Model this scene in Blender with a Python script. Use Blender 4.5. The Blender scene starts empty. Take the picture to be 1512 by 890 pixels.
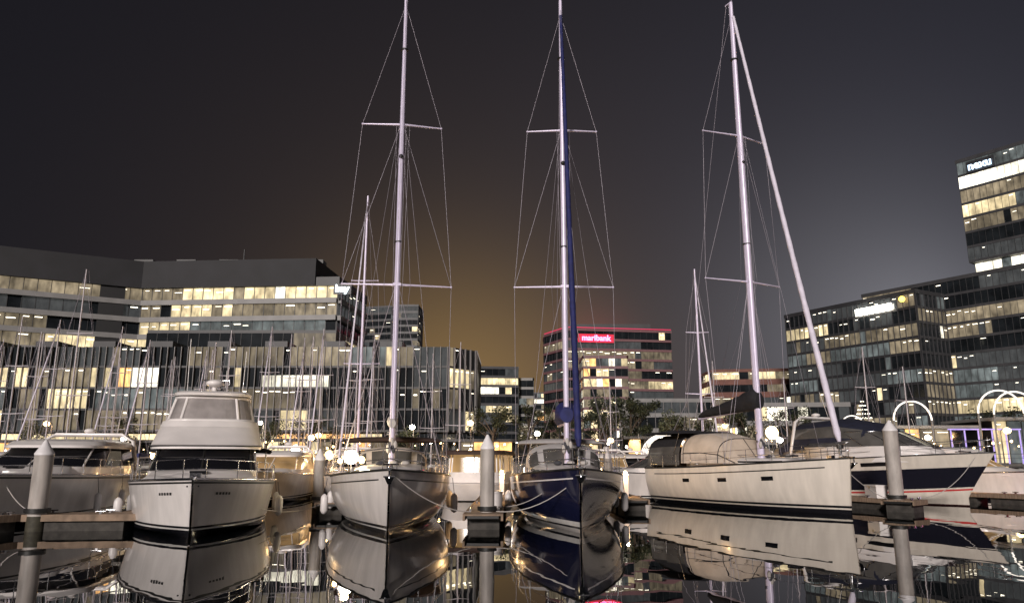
import bpy, math, random
from mathutils import Vector
random.seed(7)
sc = bpy.context.scene
sc.view_settings.view_transform='Standard'; sc.view_settings.look='None'; sc.view_settings.exposure=0

# ---------------------------------------------------------------- materials
def M(name,col,rough=.5,metal=0,emis=None,es=0,noise=0,scale=3.0,stretch=(1,1,1),bump=0,coat=0,spec=.5,sampling=True,enoise=False):
    m=bpy.data.materials.new(name); m.use_nodes=True
    nt=m.node_tree; N=nt.nodes; Lk=nt.links; b=N['Principled BSDF']
    b.inputs['Base Color'].default_value=(*col,1); b.inputs['Roughness'].default_value=rough
    b.inputs['Metallic'].default_value=metal; b.inputs['Coat Weight'].default_value=coat
    b.inputs['Specular IOR Level'].default_value=spec
    if emis:
        b.inputs['Emission Color'].default_value=(*emis,1); b.inputs['Emission Strength'].default_value=es
    tc=N.new('ShaderNodeTexCoord'); mp=N.new('ShaderNodeMapping'); mp.inputs['Scale'].default_value=stretch
    Lk.new(tc.outputs['Object'],mp.inputs[0])
    if noise or bump:
        n=N.new('ShaderNodeTexNoise'); n.inputs['Scale'].default_value=scale; n.inputs['Detail'].default_value=5
        Lk.new(mp.outputs[0],n.inputs['Vector'])
        if noise:
            r=N.new('ShaderNodeValToRGB'); r.color_ramp.elements[0].position=.3; r.color_ramp.elements[1].position=.7
            r.color_ramp.elements[0].color=(*[c*(1-noise) for c in col],1)
            r.color_ramp.elements[1].color=(*[min(1,c*(1+noise*.6)) for c in col],1)
            Lk.new(n.outputs[0],r.inputs[0]); Lk.new(r.outputs[0],b.inputs['Base Color'])
        if bump:
            bp=N.new('ShaderNodeBump'); bp.inputs['Strength'].default_value=bump; bp.inputs['Distance'].default_value=.02
            Lk.new(n.outputs[0],bp.inputs['Height']); Lk.new(bp.outputs[0],b.inputs['Normal'])
    if enoise:
        # interior of a lit room: uneven light
        n1=N.new('ShaderNodeTexNoise'); n1.inputs['Scale'].default_value=.12; n1.inputs['Detail'].default_value=1
        n2=N.new('ShaderNodeTexNoise'); n2.inputs['Scale'].default_value=.9; n2.inputs['Detail'].default_value=2
        mp2=N.new('ShaderNodeMapping'); mp2.inputs['Scale'].default_value=(1,1,.5)
        Lk.new(tc.outputs['Object'],mp2.inputs[0]); Lk.new(tc.outputs['Object'],n1.inputs[0]); Lk.new(mp2.outputs[0],n2.inputs[0])
        a=N.new('ShaderNodeMapRange'); a.inputs[1].default_value=.3; a.inputs[2].default_value=.7; a.inputs[3].default_value=.4; a.inputs[4].default_value=1.3
        c=N.new('ShaderNodeMapRange'); c.inputs[1].default_value=.3; c.inputs[2].default_value=.7; c.inputs[3].default_value=.45; c.inputs[4].default_value=1.35
        Lk.new(n1.outputs[0],a.inputs[0]); Lk.new(n2.outputs[0],c.inputs[0])
        mu=N.new('ShaderNodeMath'); mu.operation='MULTIPLY'; Lk.new(a.outputs[0],mu.inputs[0]); Lk.new(c.outputs[0],mu.inputs[1])
        m2=N.new('ShaderNodeMath'); m2.operation='MULTIPLY'; m2.inputs[1].default_value=es; Lk.new(mu.outputs[0],m2.inputs[0])
        Lk.new(m2.outputs[0],b.inputs['Emission Strength'])
    if not sampling: m.cycles.emission_sampling='NONE'
    return m

def hull_mat(name,stops,rough=.22):
    """paint bands by height above the waterline (object Z); stops=[(z,color)]"""
    m=bpy.data.materials.new(name); m.use_nodes=True
    nt=m.node_tree; N=nt.nodes; Lk=nt.links; b=N['Principled BSDF']
    tc=N.new('ShaderNodeTexCoord'); sp=N.new('ShaderNodeSeparateXYZ'); Lk.new(tc.outputs['Object'],sp.inputs[0])
    mr=N.new('ShaderNodeMapRange'); mr.inputs[1].default_value=-1; mr.inputs[2].default_value=3
    Lk.new(sp.outputs[2],mr.inputs[0])
    r=N.new('ShaderNodeValToRGB'); r.color_ramp.interpolation='CONSTANT'
    e=r.color_ramp.elements
    while len(e)<len(stops): e.new(.5)
    for i,(z,c) in enumerate(stops):
        e[i].position=max(0,(z+1)/4); e[i].color=(*c,1)
    Lk.new(mr.outputs[0],r.inputs[0])
    n=N.new('ShaderNodeTexNoise'); n.inputs['Scale'].default_value=1.3; n.inputs['Detail'].default_value=6
    mp=N.new('ShaderNodeMapping'); mp.inputs['Scale'].default_value=(2.2,2.2,.35)
    Lk.new(tc.outputs['Object'],mp.inputs[0]); Lk.new(mp.outputs[0],n.inputs[0])
    a=N.new('ShaderNodeMapRange'); a.inputs[1].default_value=.3; a.inputs[2].default_value=.7; a.inputs[3].default_value=.84; a.inputs[4].default_value=1.04
    Lk.new(n.outputs[0],a.inputs[0])
    v=N.new('ShaderNodeVectorMath'); v.operation='SCALE'; Lk.new(r.outputs[0],v.inputs[0]); Lk.new(a.outputs[0],v.inputs['Scale'])
    Lk.new(v.outputs[0],b.inputs['Base Color']); b.inputs['Roughness'].default_value=rough
    b.inputs['Coat Weight'].default_value=.4; b.inputs['Coat Roughness'].default_value=.08
    return m

WHITE=M('gelcoat_white',(.78,.74,.73),.28,noise=.08,scale=1.5,coat=.3)
DECK=M('deck_nonskid',(.6,.57,.56),.7,noise=.12,scale=6)
TINT=M('tinted_window',(.008,.008,.01),.06,coat=.5)
STEEL=M('stainless',(.65,.65,.68),.22,metal=1)
WIRE=M('rig_wire',(.34,.31,.36),.4,metal=.3)
MAST=M('mast_alloy',(.70,.64,.82),.35,metal=.1,noise=.08,scale=2)
MASTD=M('mast_alloy_grey',(.5,.46,.5),.4,metal=.1,noise=.1)
NAVY=M('navy_canvas',(.012,.016,.10),.75,noise=.35,scale=4,bump=.6)
NAVYD=M('dark_navy_canvas',(.010,.012,.03),.8,noise=.35,scale=4,bump=.6)
BLACKC=M('black_canvas',(.012,.012,.016),.8,noise=.4,scale=5,bump=.8)
BROWNC=M('brown_canvas',(.045,.025,.02),.8,noise=.3)
CREAMC=M('cream_canvas',(.55,.48,.42),.8,noise=.15,bump=.4)
GREYC=M('grey_canvas',(.42,.40,.4),.8,noise=.15,bump=.4)
SAILW=M('sailcloth',(.68,.64,.76),.7,noise=.12,scale=3,bump=.4)
CLEAR=M('vinyl_window',(.30,.275,.27),.12,noise=.3,scale=1.6,coat=.4)
CLEARG=M('vinyl_window_grey',(.10,.095,.09),.1,noise=.3,scale=1.5,coat=.4)
CLEARW=M('vinyl_window_lit',(.45,.38,.32),.15,noise=.25,scale=1.2,emis=(1,.72,.5),es=.24,enoise=True,sampling=False)
CABW=M('cabin_window_lit',(.03,.02,.015),.12,emis=(1,.6,.25),es=.6,enoise=True,sampling=False)
BLACKM=M('black_rubber',(.015,.015,.015),.5)
ROPE=M('rope',(.45,.42,.4),.9)
ROPED=M('rope_dark',(.05,.05,.06),.9)
FEND=M('fender_vinyl',(.65,.62,.62),.4)
PILE=M('pile_sleeve',(.40,.365,.34),.55,noise=.3,scale=2.2,stretch=(2,2,.5))
PILEC=M('pile_cap',(.72,.70,.72),.45,noise=.06)
PILEW=M('pile_algae',(.05,.045,.03),.7,noise=.5,scale=8)
DOCKM=M('dock_planks',(.24,.17,.12),.8,noise=.4,scale=2.5,stretch=(1,7,1),bump=.5)
DOCKF=M('dock_float',(.05,.045,.04),.8,noise=.5,scale=4)
RED=M('red_paint',(.5,.03,.03),.4)

WD=M('office_glass_dark',(.014,.017,.02),.1,noise=.5,scale=.3)
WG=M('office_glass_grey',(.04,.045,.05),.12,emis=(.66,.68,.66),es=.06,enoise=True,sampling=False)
W1=M('office_lit_dim',(.02,.02,.02),.15,emis=(1,.80,.52),es=.3,enoise=True,sampling=False)
W2=M('office_lit_warm',(.02,.02,.02),.15,emis=(1,.80,.46),es=1.35,enoise=True,sampling=False)
W3=M('office_lit_white',(.02,.02,.02),.15,emis=(1,.93,.74),es=2.5,enoise=True,sampling=False)
W4=M('office_lit_cool',(.02,.02,.02),.15,emis=(.75,.86,.85),es=.2,enoise=True,sampling=False)
W5=M('shop_lit_amber',(.02,.02,.02),.2,emis=(1,.52,.18),es=2.2,enoise=True,sampling=False)
STRIP=M('ceiling_light',(1,1,1),.5,emis=(1,.90,.68),es=4,sampling=False)
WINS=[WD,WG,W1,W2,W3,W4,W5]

# ---------------------------------------------------------------- mesh builder
class MB:
    def __init__(s): s.v=[];s.f=[];s.mi=[];s.sm=[];s.mats=[]
    def mid(s,m):
        if m not in s.mats: s.mats.append(m)
        return s.mats.index(m)
    def face(s,pts,m,sm=False):
        b=len(s.v); s.v+= [tuple(p) for p in pts]; s.f.append(tuple(range(b,b+len(pts)))); s.mi.append(s.mid(m)); s.sm.append(sm)
    def grid(s,rings,m,closed=False,smooth=True,matfn=None,cap0=None,cap1=None):
        b=len(s.v); n=len(rings[0])
        for r in rings: s.v+=[tuple(p) for p in r]
        mi=s.mid(m)
        for i in range(len(rings)-1):
            for j in range(n if closed else n-1):
                k=(j+1)%n
                s.f.append((b+i*n+j,b+i*n+k,b+(i+1)*n+k,b+(i+1)*n+j))
                mm=matfn(i,j) if matfn else None
                s.mi.append(s.mid(mm) if mm else mi); s.sm.append(smooth)
        if cap0: s.face(rings[0],cap0)
        if cap1: s.face(rings[-1],cap1)
    def box(s,cx,cy,cz,sx,sy,sz,m,rot=0):
        c,sn=math.cos(rot),math.sin(rot); P=[]
        for dz in(-.5,.5):
            for dx,dy in((-.5,-.5),(.5,-.5),(.5,.5),(-.5,.5)):
                x,y=dx*sx,dy*sy; P.append((cx+x*c-y*sn,cy+x*sn+y*c,cz+dz*sz))
        b=len(s.v); s.v+=P
        for f in((3,2,1,0),(4,5,6,7),(0,1,5,4),(1,2,6,5),(2,3,7,6),(3,0,4,7)):
            s.f.append(tuple(b+i for i in f)); s.mi.append(s.mid(m)); s.sm.append(False)
    def prism(s,poly,z0,z1,m,mt=None):
        n=len(poly)
        for i in range(n):
            a,b=poly[i],poly[(i+1)%n]
            s.face([(a[0],a[1],z0),(b[0],b[1],z0),(b[0],b[1],z1),(a[0],a[1],z1)],m)
        s.face([(p[0],p[1],z1) for p in poly],mt or m)
        s.face([(p[0],p[1],z0) for p in reversed(poly)],m)
    def tube(s,path,r,m,n=6,cap=True):
        path=[Vector(p) for p in path]; rs=r if isinstance(r,(list,tuple)) else [r]*len(path)
        rings=[]
        for i,p in enumerate(path):
            a=path[max(0,i-1)]; b=path[min(len(path)-1,i+1)]; t=(b-a).normalized()
            up=Vector((0,0,1)) if abs(t.z)<.9 else Vector((1,0,0))
            u=t.cross(up).normalized(); w=t.cross(u)
            rings.append([p+(u*math.cos(2*math.pi*k/n)+w*math.sin(2*math.pi*k/n))*rs[i] for k in range(n)])
        s.grid(rings,m,closed=True,cap0=m if cap else None,cap1=m if cap else None)
    def sphere(s,c,r,m,n=10,sz=1):
        rings=[]
        for i in range(n+1):
            a=math.pi*i/n; rr=max(.001,math.sin(a))*r
            rings.append([(c[0]+rr*math.cos(2*math.pi*k/n),c[1]+rr*math.sin(2*math.pi*k/n),c[2]+math.cos(a)*r*sz) for k in range(n)])
        s.grid(rings,m,closed=True)
    def build(s,name,parent=None):
        me=bpy.data.meshes.new(name); me.from_pydata(s.v,[],s.f)
        for m in s.mats: me.materials.append(m)
        me.polygons.foreach_set('material_index',s.mi); me.polygons.foreach_set('use_smooth',s.sm); me.update()
        o=bpy.data.objects.new(name,me); sc.collection.objects.link(o)
        if parent: o.parent=parent
        return o
def empty(name,loc,rot=0):
    e=bpy.data.objects.new(name,None); e.location=loc; e.rotation_euler=(0,0,rot); e.empty_display_size=.2; sc.collection.objects.link(e); return e
def sag(p0,p1,s,n=10):
    p0,p1=Vector(p0),Vector(p1); return [p0.lerp(p1,i/n)-Vector((0,0,s*4*(i/n)*(1-i/n))) for i in range(n+1)]

# ---------------------------------------------------------------- hulls
TS=[0,.1,.2,.25,.3,.34,.37,.4,.5,.6,.7,.76,.82,.86,.88,.93,.96,1]
class Hull:
    def __init__(s,L,B,zb,zs,kind='sail',rake=.1,draft=.5,full=2.4):
        s.L,s.B,s.zb,s.zs,s.kind,s.rake,s.draft,s.full=L,B,zb,zs,kind,rake,draft,full
    def sheer(s,u): return s.zs+(s.zb-s.zs)*u**1.8
    def P(s,u,t,side=1,off=0):
        if s.kind=='sail':
            k=max(0,(u-.42)/.58); dk=(1-k**2.4); wl=(1-k**1.75)*.95
            if u<.42: q=((.42-u)/.42)**2; dk=1-.12*q; wl=.95-.15*q
            sec=(1-(1-min(t/.8,1))**2.2)**.5 if t>0 else 0
            w=(wl*(1-t)+dk*t)*sec
            zk=-s.draft*(1-.6*u**6)
        else:
            k=max(0,(u-.35)/.65); dk=(1-k**3.4); wl=(1-k**s.full)*.96
            if u<.35: dk=1; wl=.96
            q=t**1.1; sec=(.88*t/.25 if t<.25 else .91+.09*(t-.25)/.75)
            w=(wl*(1-q)+dk*q)*sec
            zk=-s.draft*(1-.7*u**4)
        w=max(w,.012)
        z=zk+(s.sheer(u)-zk)*t
        x=-s.L*(1-u)+s.rake*(max(0,t-.2)/.8)**1.1*u**5
        return (x,side*(w*s.B/2+off),z)
    def edge(s,u,side=1,inset=.06,dz=0):
        p=s.P(u,1,side); return (p[0],side*max(.0,abs(p[1])-inset),p[2]+dz)
    def make(s,par,hm,top=None,stripes=None,transom=None,N=36):
        mb=MB(); us=[1-(1-i/N)**1.5 for i in range(N+1)]
        for side in(1,-1):
            mb.grid([[s.P(u,t,side) for t in TS] for u in us],hm,
                matfn=(lambda i,j:(stripes(TS[j],us[i]) if stripes else None)))
        mb.face([s.P(0,t,1) for t in TS]+[s.P(0,t,-1) for t in reversed(TS)],transom or hm)
        mb.build('hull',par)
        d=MB()
        def row(u):
            p=s.P(u,1,1); return [(p[0],p[1]*k,p[2]+.0+.09*(1-k*k)*min(1,p[1])-.03) for k in(-.99,-.7,-.35,0,.35,.7,.99)]
        d.grid([row(u) for u in us],top or DECK)
        for side in(1,-1):   # toe rail
            d.tube([s.P(u,1,side) for u in us],.035,STEEL if s.kind=='power' else BLACKM,5)
        d.build('deck',par)
    def patch(s,mb,u0,u1,t0,t1,side,m,n=6):
        mb.grid([[s.P(u0+(u1-u0)*i/n,t0+(t1-t0)*j/2,side,.012) for j in range(3)] for i in range(n+1)],m)
    def rails(s,par,u0=.05,u1=.97,h=.62,n=9,r=.014,pulpit=True):
        mb=MB()
        for side in(1,-1):
            us=[u0+(u1-u0)*i/n for i in range(n+1)]
            for u in us: mb.tube([s.edge(u,side),s.edge(u,side,.06,h)],r,STEEL,5)
            for hh in(h,h*.5):
                mb.tube([s.edge(u0+(u1-u0)*i/24,side,.06,hh) for i in range(25)],r*.6 if pulpit else r,STEEL,4)
        if pulpit:
            u2=.86
            for hh in(h,h*.5):
                pts=[s.edge(u2+(1-u2)*i/8,1,.05,hh) for i in range(9)]+[s.edge(1-(1-u2)*i/8,-1,.05,hh) for i in range(9)]
                mb.tube(pts,.018,STEEL,6)
        mb.build('guard_rails',par)

def arch(mb,st,m,n=14,p=3.,matfn=None,cap=None):
    rings=[]
    for x,w,z0,h in st:
        r=[]
        for k in range(n+1):
            a=math.pi*k/n; c,sn=math.cos(a),math.sin(a)
            r.append((x,w*math.copysign(abs(c)**(2/p),c),z0+h*abs(sn)**(2/p)))
        rings.append(r)
    mb.grid(rings,m,matfn=matfn,cap0=cap,cap1=cap)
    return rings
def outline(xf,xb,w,z,p=2.6,n=20,k=1.15):
    xm=xf-w*k; pts=[(xb,-w,z),((xb+xm)/2,-w,z)]
    for i in range(n+1):
        a=-math.pi/2+math.pi*i/n; c,sn=max(0,math.cos(a)),math.sin(a)
        pts.append((xm+(xf-xm)*c**(2/p),w*math.copysign(abs(sn)**(2/p),sn),z))
    pts+=[((xb+xm)/2,w,z),(xb,w,z)]
    return pts
def levels(mb,lv,p=2.6,k=1.15,smooth=True,matfn=None):
    R=[outline(a,b,w,z,p,k=k) for a,b,w,z,m in lv]
    for i in range(len(R)-1): mb.grid([R[i],R[i+1]],lv[i][4],closed=True,smooth=smooth,matfn=matfn)
    mb.face(R[-1],lv[-1][4])
    return R
def posts(mb,R0,R1,idx,m,r=.03):
    for i in idx: mb.tube([R0[i],R1[i]],r,m,5)

def canopy(par,x0,x1,w,z,zdeck,m,name='bimini'):
    mb=MB(); arch(mb,[(x0,w,z-.18,.05),(x0-.1,w,z-.15,.13),((x0+x1)/2,w*1.02,z-.12,.2),(x1+.1,w,z-.15,.13),(x1,w,z-.18,.05)],m,p=2.6)
    mb.build(name,par)
    f=MB()
    for x in(x0-.1,x1+.1):
        for sd in(1,-1): f.tube([(x*.5+(x0+x1)*.25,sd*w*.98,zdeck),(x,sd*w,z-.15)],.014,STEEL,5)
    f.build(name+'_frame',par)

def rig(par,mx,mh,z0,spr,hull,mm,genoa=None,gr=.07,mr=.11,wr=.009,fs=.975,boom=None,detail=True):
    mb=MB(); n=14
    rings=[]
    for i in range(n+1):
        f=i/n; r=mr*(1-.35*max(0,(f-.6)/.4)); z=z0+(mh-z0)*f
        rings.append([(mx+1.35*r*math.cos(2*math.pi*k/10),r*math.sin(2*math.pi*k/10),z) for k in range(10)])
    mb.grid(rings,mm,closed=True,cap1=mm)
    w=MB(); up=hull.P(1+mx/hull.L,1,1); cw=up[1]-.12; cz=up[2]
    tips=[]
    for z,hs in spr:
        for sd in(1,-1):
            tip=(mx-.3*hs*.6,sd*hs,z+.06); mb.tube([(mx,0,z),tip],[.05,.028],mm,6)
            mb.sphere(tip,.045,mm,6)
        tips.append((mx-.18*hs,hs,z+.06))
    if detail:
        mb.box(mx-.15,0,mh+.05,.5,.05,.06,mm); mb.tube([(mx,0,mh),(mx-.1,.05,mh+.7)],.008,WIRE,4)
        mb.sphere((mx+.15,0,z0+(mh-z0)*.62),.09,BLACKM,7)      # steaming light
        for zz in [z0+(mh-z0)*k for k in(.44,.86)]: mb.tube([(mx,0,zz),(mx,0,zz+.05)],mr*1.42,BLACKM,10)
        mb.box(mx+.0,0,spr[0][0],.26,.3,.1,mm)
        for z in (z0+.9,z0+1.3):
            for sd in(1,-1): mb.tube([(mx,sd*.1,z),(mx,sd*.2,z)],.06,STEEL,8)   # winches
        for k in range(5):   # coiled halyards at the foot
            mb.sphere((mx+.16,(-.12+.06*k),z0+.75+.12*(k%3)),.09,ROPED if k%2 else ROPE,6,1.9)
    mb.build('mast',par)
    for sd in(1,-1):
        T=[(a,sd*b,c) for a,b,c in tips]
        w.tube([(mx-.25,sd*cw,cz)]+T+[(mx,0,mh*.97)],wr,WIRE,4)
        w.tube([(mx-.15,sd*(cw-.1),cz),(mx,sd*.08,spr[0][0]-.1)],wr,WIRE,4)
        w.tube([(mx-.5,sd*(cw-.1),cz),(mx,sd*.08,spr[0][0]-.1)],wr,WIRE,4)
        for i in range(len(T)-1): w.tube([T[i],(mx,sd*.08,spr[i+1][0]-.1)],wr,WIRE,4)
        w.tube([(-hull.L+.2,sd*hull.B*.3,hull.zs),(-hull.L+1.5,0,hull.zs+3.5)],wr,WIRE,4)
    w.tube([(-hull.L+1.5,0,hull.zs+3.5),(mx-.35,0,mh)],wr,WIRE,4)
    w.tube([(-.25,0,hull.zb),(mx+.12,0,z0+(mh-z0)*fs)],wr,WIRE,4)
    if detail:
        for dy in(-.22,.16,.3): w.tube([(mx+.15,dy*.4,z0+.3),(mx+.1,dy,spr[-1][0])],.006,WIRE,4)
        for sd in(1,-1):
            w.tube([(mx-3.6,0,z0+1.5),(mx,sd*.5,spr[0][0]),(mx,sd*.1,spr[1][0]-1)],.006,WIRE,4)
            w.tube([(mx+2.2,sd*cw*.8,cz+.1),(mx+.15,sd*.1,spr[1][0])],.006,WIRE,4)
    w.build('standing_rigging',par)
    if genoa:
        g=MB(); a=Vector((-.3,0,hull.zb+.65)); b=Vector((mx+.14,0,z0+(mh-z0)*fs-.3)); K=60
        g.tube([a.lerp(b,i/K)+Vector((0,0,-.12*math.sin(math.pi*i/K))) for i in range(K+1)],
               [gr*(.5 if i==0 else 1-.45*i/K)*(1+.07*math.sin(i*2.1)) for i in range(K+1)],genoa,9)
        g.tube([(-.27,0,hull.zb+.1),(-.29,0,hull.zb+.4)],[.05,.05],STEEL,8)
        g.tube([(-.29,0,hull.zb+.38),(-.3,0,hull.zb+.52)],[.14,.14],BLACKM,12)
        g.build('furled_headsail',par)
    if boom:
        bl,bz0,bz1,m,h0,h1,wd=boom; g=MB()
        g.tube([(mx-.1,0,bz0),(mx-bl,0,bz1)],.09,mm,8)
        rings=[];K=14
        for i in range(K+1):
            f=i/K; x=mx+.18-(bl+.1)*f; zz=bz0+(bz1-bz0)*f; h=(h0+(h1-h0)*f**.6)*(1+.06*math.sin(i*2.7)); ww=wd*(1-.5*f)*(1+.08*math.sin(i*1.9))
            if i in(0,K): h*=.6;ww*=.6
            rings.append([(x,ww*math.cos(2*math.pi*k/12),zz+.02+h*.42+h*.55*math.sin(2*math.pi*k/12)) for k in range(12)])
        g.grid(rings,m,closed=True,cap0=m,cap1=m)
        g.tube([(mx-bl*.95,0,bz1),(mx-bl*.95,0,bz1-1.4)],.015,ROPED,4)
        g.build('boom_and_sail_cover',par)

def anchor(par,z):
    a=MB(); a.box(.0,0,z+.03,.7,.14,.05,STEEL); a.tube([(-.2,0,z+.08),(.32,0,z+.02),(.36,0,z-.25)],.03,STEEL,6)
    a.grid([[(.36,-.16,z-.18),(.36,.16,z-.18)],[(.18,-.05,z-.42),(.18,.05,z-.42)]],STEEL); a.tube([(.34,-.17,z-.2),(.34,.17,z-.2)],.025,STEEL,6)
    a.build('anchor',par)
def fender(par,x,y,z,ztop):
    m=MB(); m.tube([(x,y,z+.35),(x,y,z+.3),(x,y,z+.22),(x,y,z-.22),(x,y,z-.3),(x,y,z-.34)],[.03,.09,.13,.13,.09,.03],FEND,10)
    m.tube([(x,y,z+.34),(x,y*.97,ztop)],.01,ROPED,4); m.build('fender',par)

def sailboat(name,bow,head,L,B,zb,zs,hm,mastf,mh,spr,mm=MAST,genoa=None,boom=None,detail=True,mr=.11,stripes=None,gr=.08,top=DECK,wr=.009,rake=.18,coach=.45):
    par=empty(name,(bow[0],bow[1],0),math.atan2(head[1],head[0]))
    H=Hull(L,B,zb,zs,'sail',rake); H.make(par,hm,top,stripes,N=36 if detail else 14)
    mb=MB(); zd=zs+.1; a,b=-.2*L,-.72*L
    arch(mb,[(a,.5,zd+.1,.12),(a-.5,.75,zd+.08,.3),(-.4*L,B*.30,zd,coach),(-.6*L,B*.33,zd,coach+.08),(b,B*.33,zd,coach+.1)],WHITE,p=3.6,
         matfn=(lambda i,j: TINT if (j in(1,12) and i in(1,2)) else None),cap=WHITE)
    if detail:
        mb.box(-.27*L,0,zd+.47,.55,.55,.06,TINT); mb.box(-.55*L,.0,zd+coach+.1,.6,.6,.05,TINT)
        mb.box(-.12*L,0,zb-.06,.5,.45,.05,GREYC); mb.box(-.07*L,.0,zb+.03,.25,.2,.16,STEEL)
        for k,(xx,yy) in enumerate([(-.32,.5),(-.34,-.4),(-.37,.1)]): mb.sphere((xx*L,yy,zd+coach+.06),.16,[ROPE,ROPED,ROPE][k],8,.5)
        for sd in(1,-1):
            mb.tube([(-.3*L,sd*B*.2,zd+.52),(-.6*L,sd*B*.26,zd+coach+.12)],.02,STEEL,5)
            mb.tube([(-.66*L,sd*B*.36,zd+.1),(-.66*L,sd*B*.36,zd+.32)],[.12,.09],STEEL,10)
    mb.build('coachroof',par)
    if detail:
        H.rails(par); anchor(par,zb)
        st=MB(); 
        for sd in(1,-1):
            st.tube([(-L+.3,sd*B*.36,zs),(-L+.3,sd*B*.36,zs+.65),(-L+1.2,sd*B*.42,zs+.65)],.018,STEEL,5)
        R=.45; st.tube([(-L+1.6,R*math.cos(i*math.pi/10),zs+.75+R*math.sin(i*math.pi/10)) for i in range(21)],.016,STEEL,5)
        st.box(-L+1.5,0,zs+.3,.25,.3,.8,WHITE); st.build('helm',par)
    rig(par,-mastf*L,mh,zd+coach*.6,spr,H,mm,genoa,gr,mr,wr,boom=boom,detail=detail)
    return par,H

W=(.72,.675,.655); BK=(.012,.012,.016)
HC=hull_mat('hull_paint_white',[(-1,BK),(.06,BK),(.12,(.7,.68,.66)),(.17,BK),(.25,W)])
HD=hull_mat('hull_paint_navy',[(-1,(.55,.52,.5)),(.03,(.55,.52,.5)),(.1,BK),(.16,(.7,.68,.66)),(.3,(.010,.012,.04))],.12)
HE=hull_mat('hull_paint_ivory',[(-1,BK),(.1,BK),(.18,(.7,.65,.58)),(.24,BK),(.33,(.73,.67,.60))])
HP=hull_mat('hull_paint_cruiser',[(-1,BK),(.1,BK),(.19,(.7,.68,.66)),(.25,BK),(.31,(.75,.715,.70))])
HF=hull_mat('hull_paint_two_tone',[(-1,(.03,.01,.01)),(.05,(.68,.62,.55))])
DKS=M('hull_dark_band',(.012,.012,.02),.1,coat=.6)

def unit(x,y): l=math.hypot(x,y); return (x/l,y/l)
cove=lambda t,u: BLACKM if (.86<=t<.88 and u>.25 and u<.96) else None
def plight(x,y,z,w,c,r=.1,par=None):
    l=bpy.data.lights.new('lamp_light','POINT'); l.energy=w; l.color=c; l.shadow_soft_size=r
    o=bpy.data.objects.new('lamp_light',l); o.location=(x,y,z); sc.collection.objects.link(o)
    if par: o.parent=par
    return o
LAMPW=M('lamp_warm',(1,.8,.5),.5,emis=(1,.64,.26),es=16,sampling=False)
LAMPC=M('lamp_white',(1,1,1),.5,emis=(1,.93,.76),es=26,sampling=False)
LAMPR=M('lamp_red',(1,.1,.1),.5,emis=(1,.05,.12),es=9,sampling=False)
LAMPP=M('lamp_violet',(.5,.3,1),.5,emis=(.45,.3,1),es=5,sampling=False)
POLE=M('lamp_pole',(.08,.08,.09),.5,metal=.5)
# --- white sloop, bow on
hC=unit(.87,-5.8)
pC,H=sailboat('white_sailboat',(-3.6,22.6),hC,13.3,4.5,1.86,1.42,HC,.41,21.3,[(8.7,2.1),(15.3,1.58)],genoa=None,
    boom=(4.6,3.3,3.5,GREYC,.5,.3,.2),stripes=cove)
canopy(pC,-7.6,-10.2,2.0,3.0,1.7,BROWNC)
mb=MB(); arch(mb,[(-6.9,1.3,1.9,.02),(-7.4,1.35,1.9,.6),(-8.2,1.4,1.9,.75)],CREAMC,matfn=lambda i,j: CLEARG if i==0 and j not in(0,13,4,9) else None); mb.build('sprayhood',pC)
for s in(1,-1): fender(pC,-5.5,s*2.32,.6,1.5); fender(pC,-8.5,s*2.35,.6,1.5)
ho=MB(); H.patch(ho,.48,.55,.72,.8,1,TINT); H.patch(ho,.48,.55,.72,.8,-1,TINT); ho.build('hull_windows',pC)
mb=MB(); mb.tube([(-5.6,-1.45,1.55),(-5.6,-1.45,2.1)],.025,STEEL,6); mb.box(-5.68,-1.45,2.24,.1,.5,.34,POLE); mb.sphere((-5.5,-1.45,2.24),.25,LAMPC,12)
mb.sphere((-5.6,-1.08,2.14),.13,LAMPW,8); mb.sphere((-5.6,-1.84,2.1),.09,LAMPW,8)
mb.build('deck_floodlight',pC); plight(-5.1,-1.45,2.5,150,(1,.78,.42),.12,pC)
# --- navy sloop, bow on
pD,H=sailboat('navy_sailboat',(2.05,23.2),(0.0,-1),13,4.25,1.88,1.42,HD,.41,21.2,[(8.75,1.95),(15.3,1.42)],genoa=NAVY,gr=.115,
    boom=(4.6,3.55,3.6,NAVY,.85,.35,.42),stripes=lambda t,u: WHITE if (.86<=t<.88 and u>.2 and u<.97) else None)
canopy(pD,-8.2,-10.6,1.8,2.95,1.7,GREYC)
mb=MB(); arch(mb,[(-6.6,1.35,1.85,.02),(-7.1,1.45,1.85,.75),(-8.1,1.5,1.85,.95)],GREYC,matfn=lambda i,j: CLEARG if i==0 and j not in(0,13,4,9) else None); mb.build('sprayhood',pD)
for s in(1,-1): fender(pD,-6,s*2.2,.6,1.5); fender(pD,-8.5,s*2.2,.6,1.5)
# --- ivory sloop, three quarter
hE=unit(4.8,-10.5)
pE,H=sailboat('white_sailboat',(13.55,31.0),hE,11.6,4.2,2.22,1.75,HE,.42,25.7,[(10.6,2.3),(18.2,2.0)],genoa=SAILW,gr=.14,mr=.14,wr=.011,
    boom=(4.3,4.55,4.25,BLACKC,1.15,.3,.42),coach=.4,stripes=lambda t,u: BLACKM if (.86<=t<.88 and u>.06 and u<.93) else None)
mb=MB(); RR=arch(mb,[(-5.0,1.45,2.0,.05),(-6.0,1.6,2.0,1.15),(-7.2,1.65,2.0,1.45),(-8.5,1.68,2.0,1.45),(-8.7,1.66,2.0,1.4)],CREAMC,n=16,
    matfn=lambda i,j: CLEARW if (i==0 and j not in(0,15)) or (i in(1,2) and j in(1,2,3,4,5,10,11,12,13,14)) else None,cap=CREAMC); mb.build('cockpit_tent',pE)
fr=MB()
for i in(1,3): fr.tube(RR[i],.025,BLACKC,5)
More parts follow.
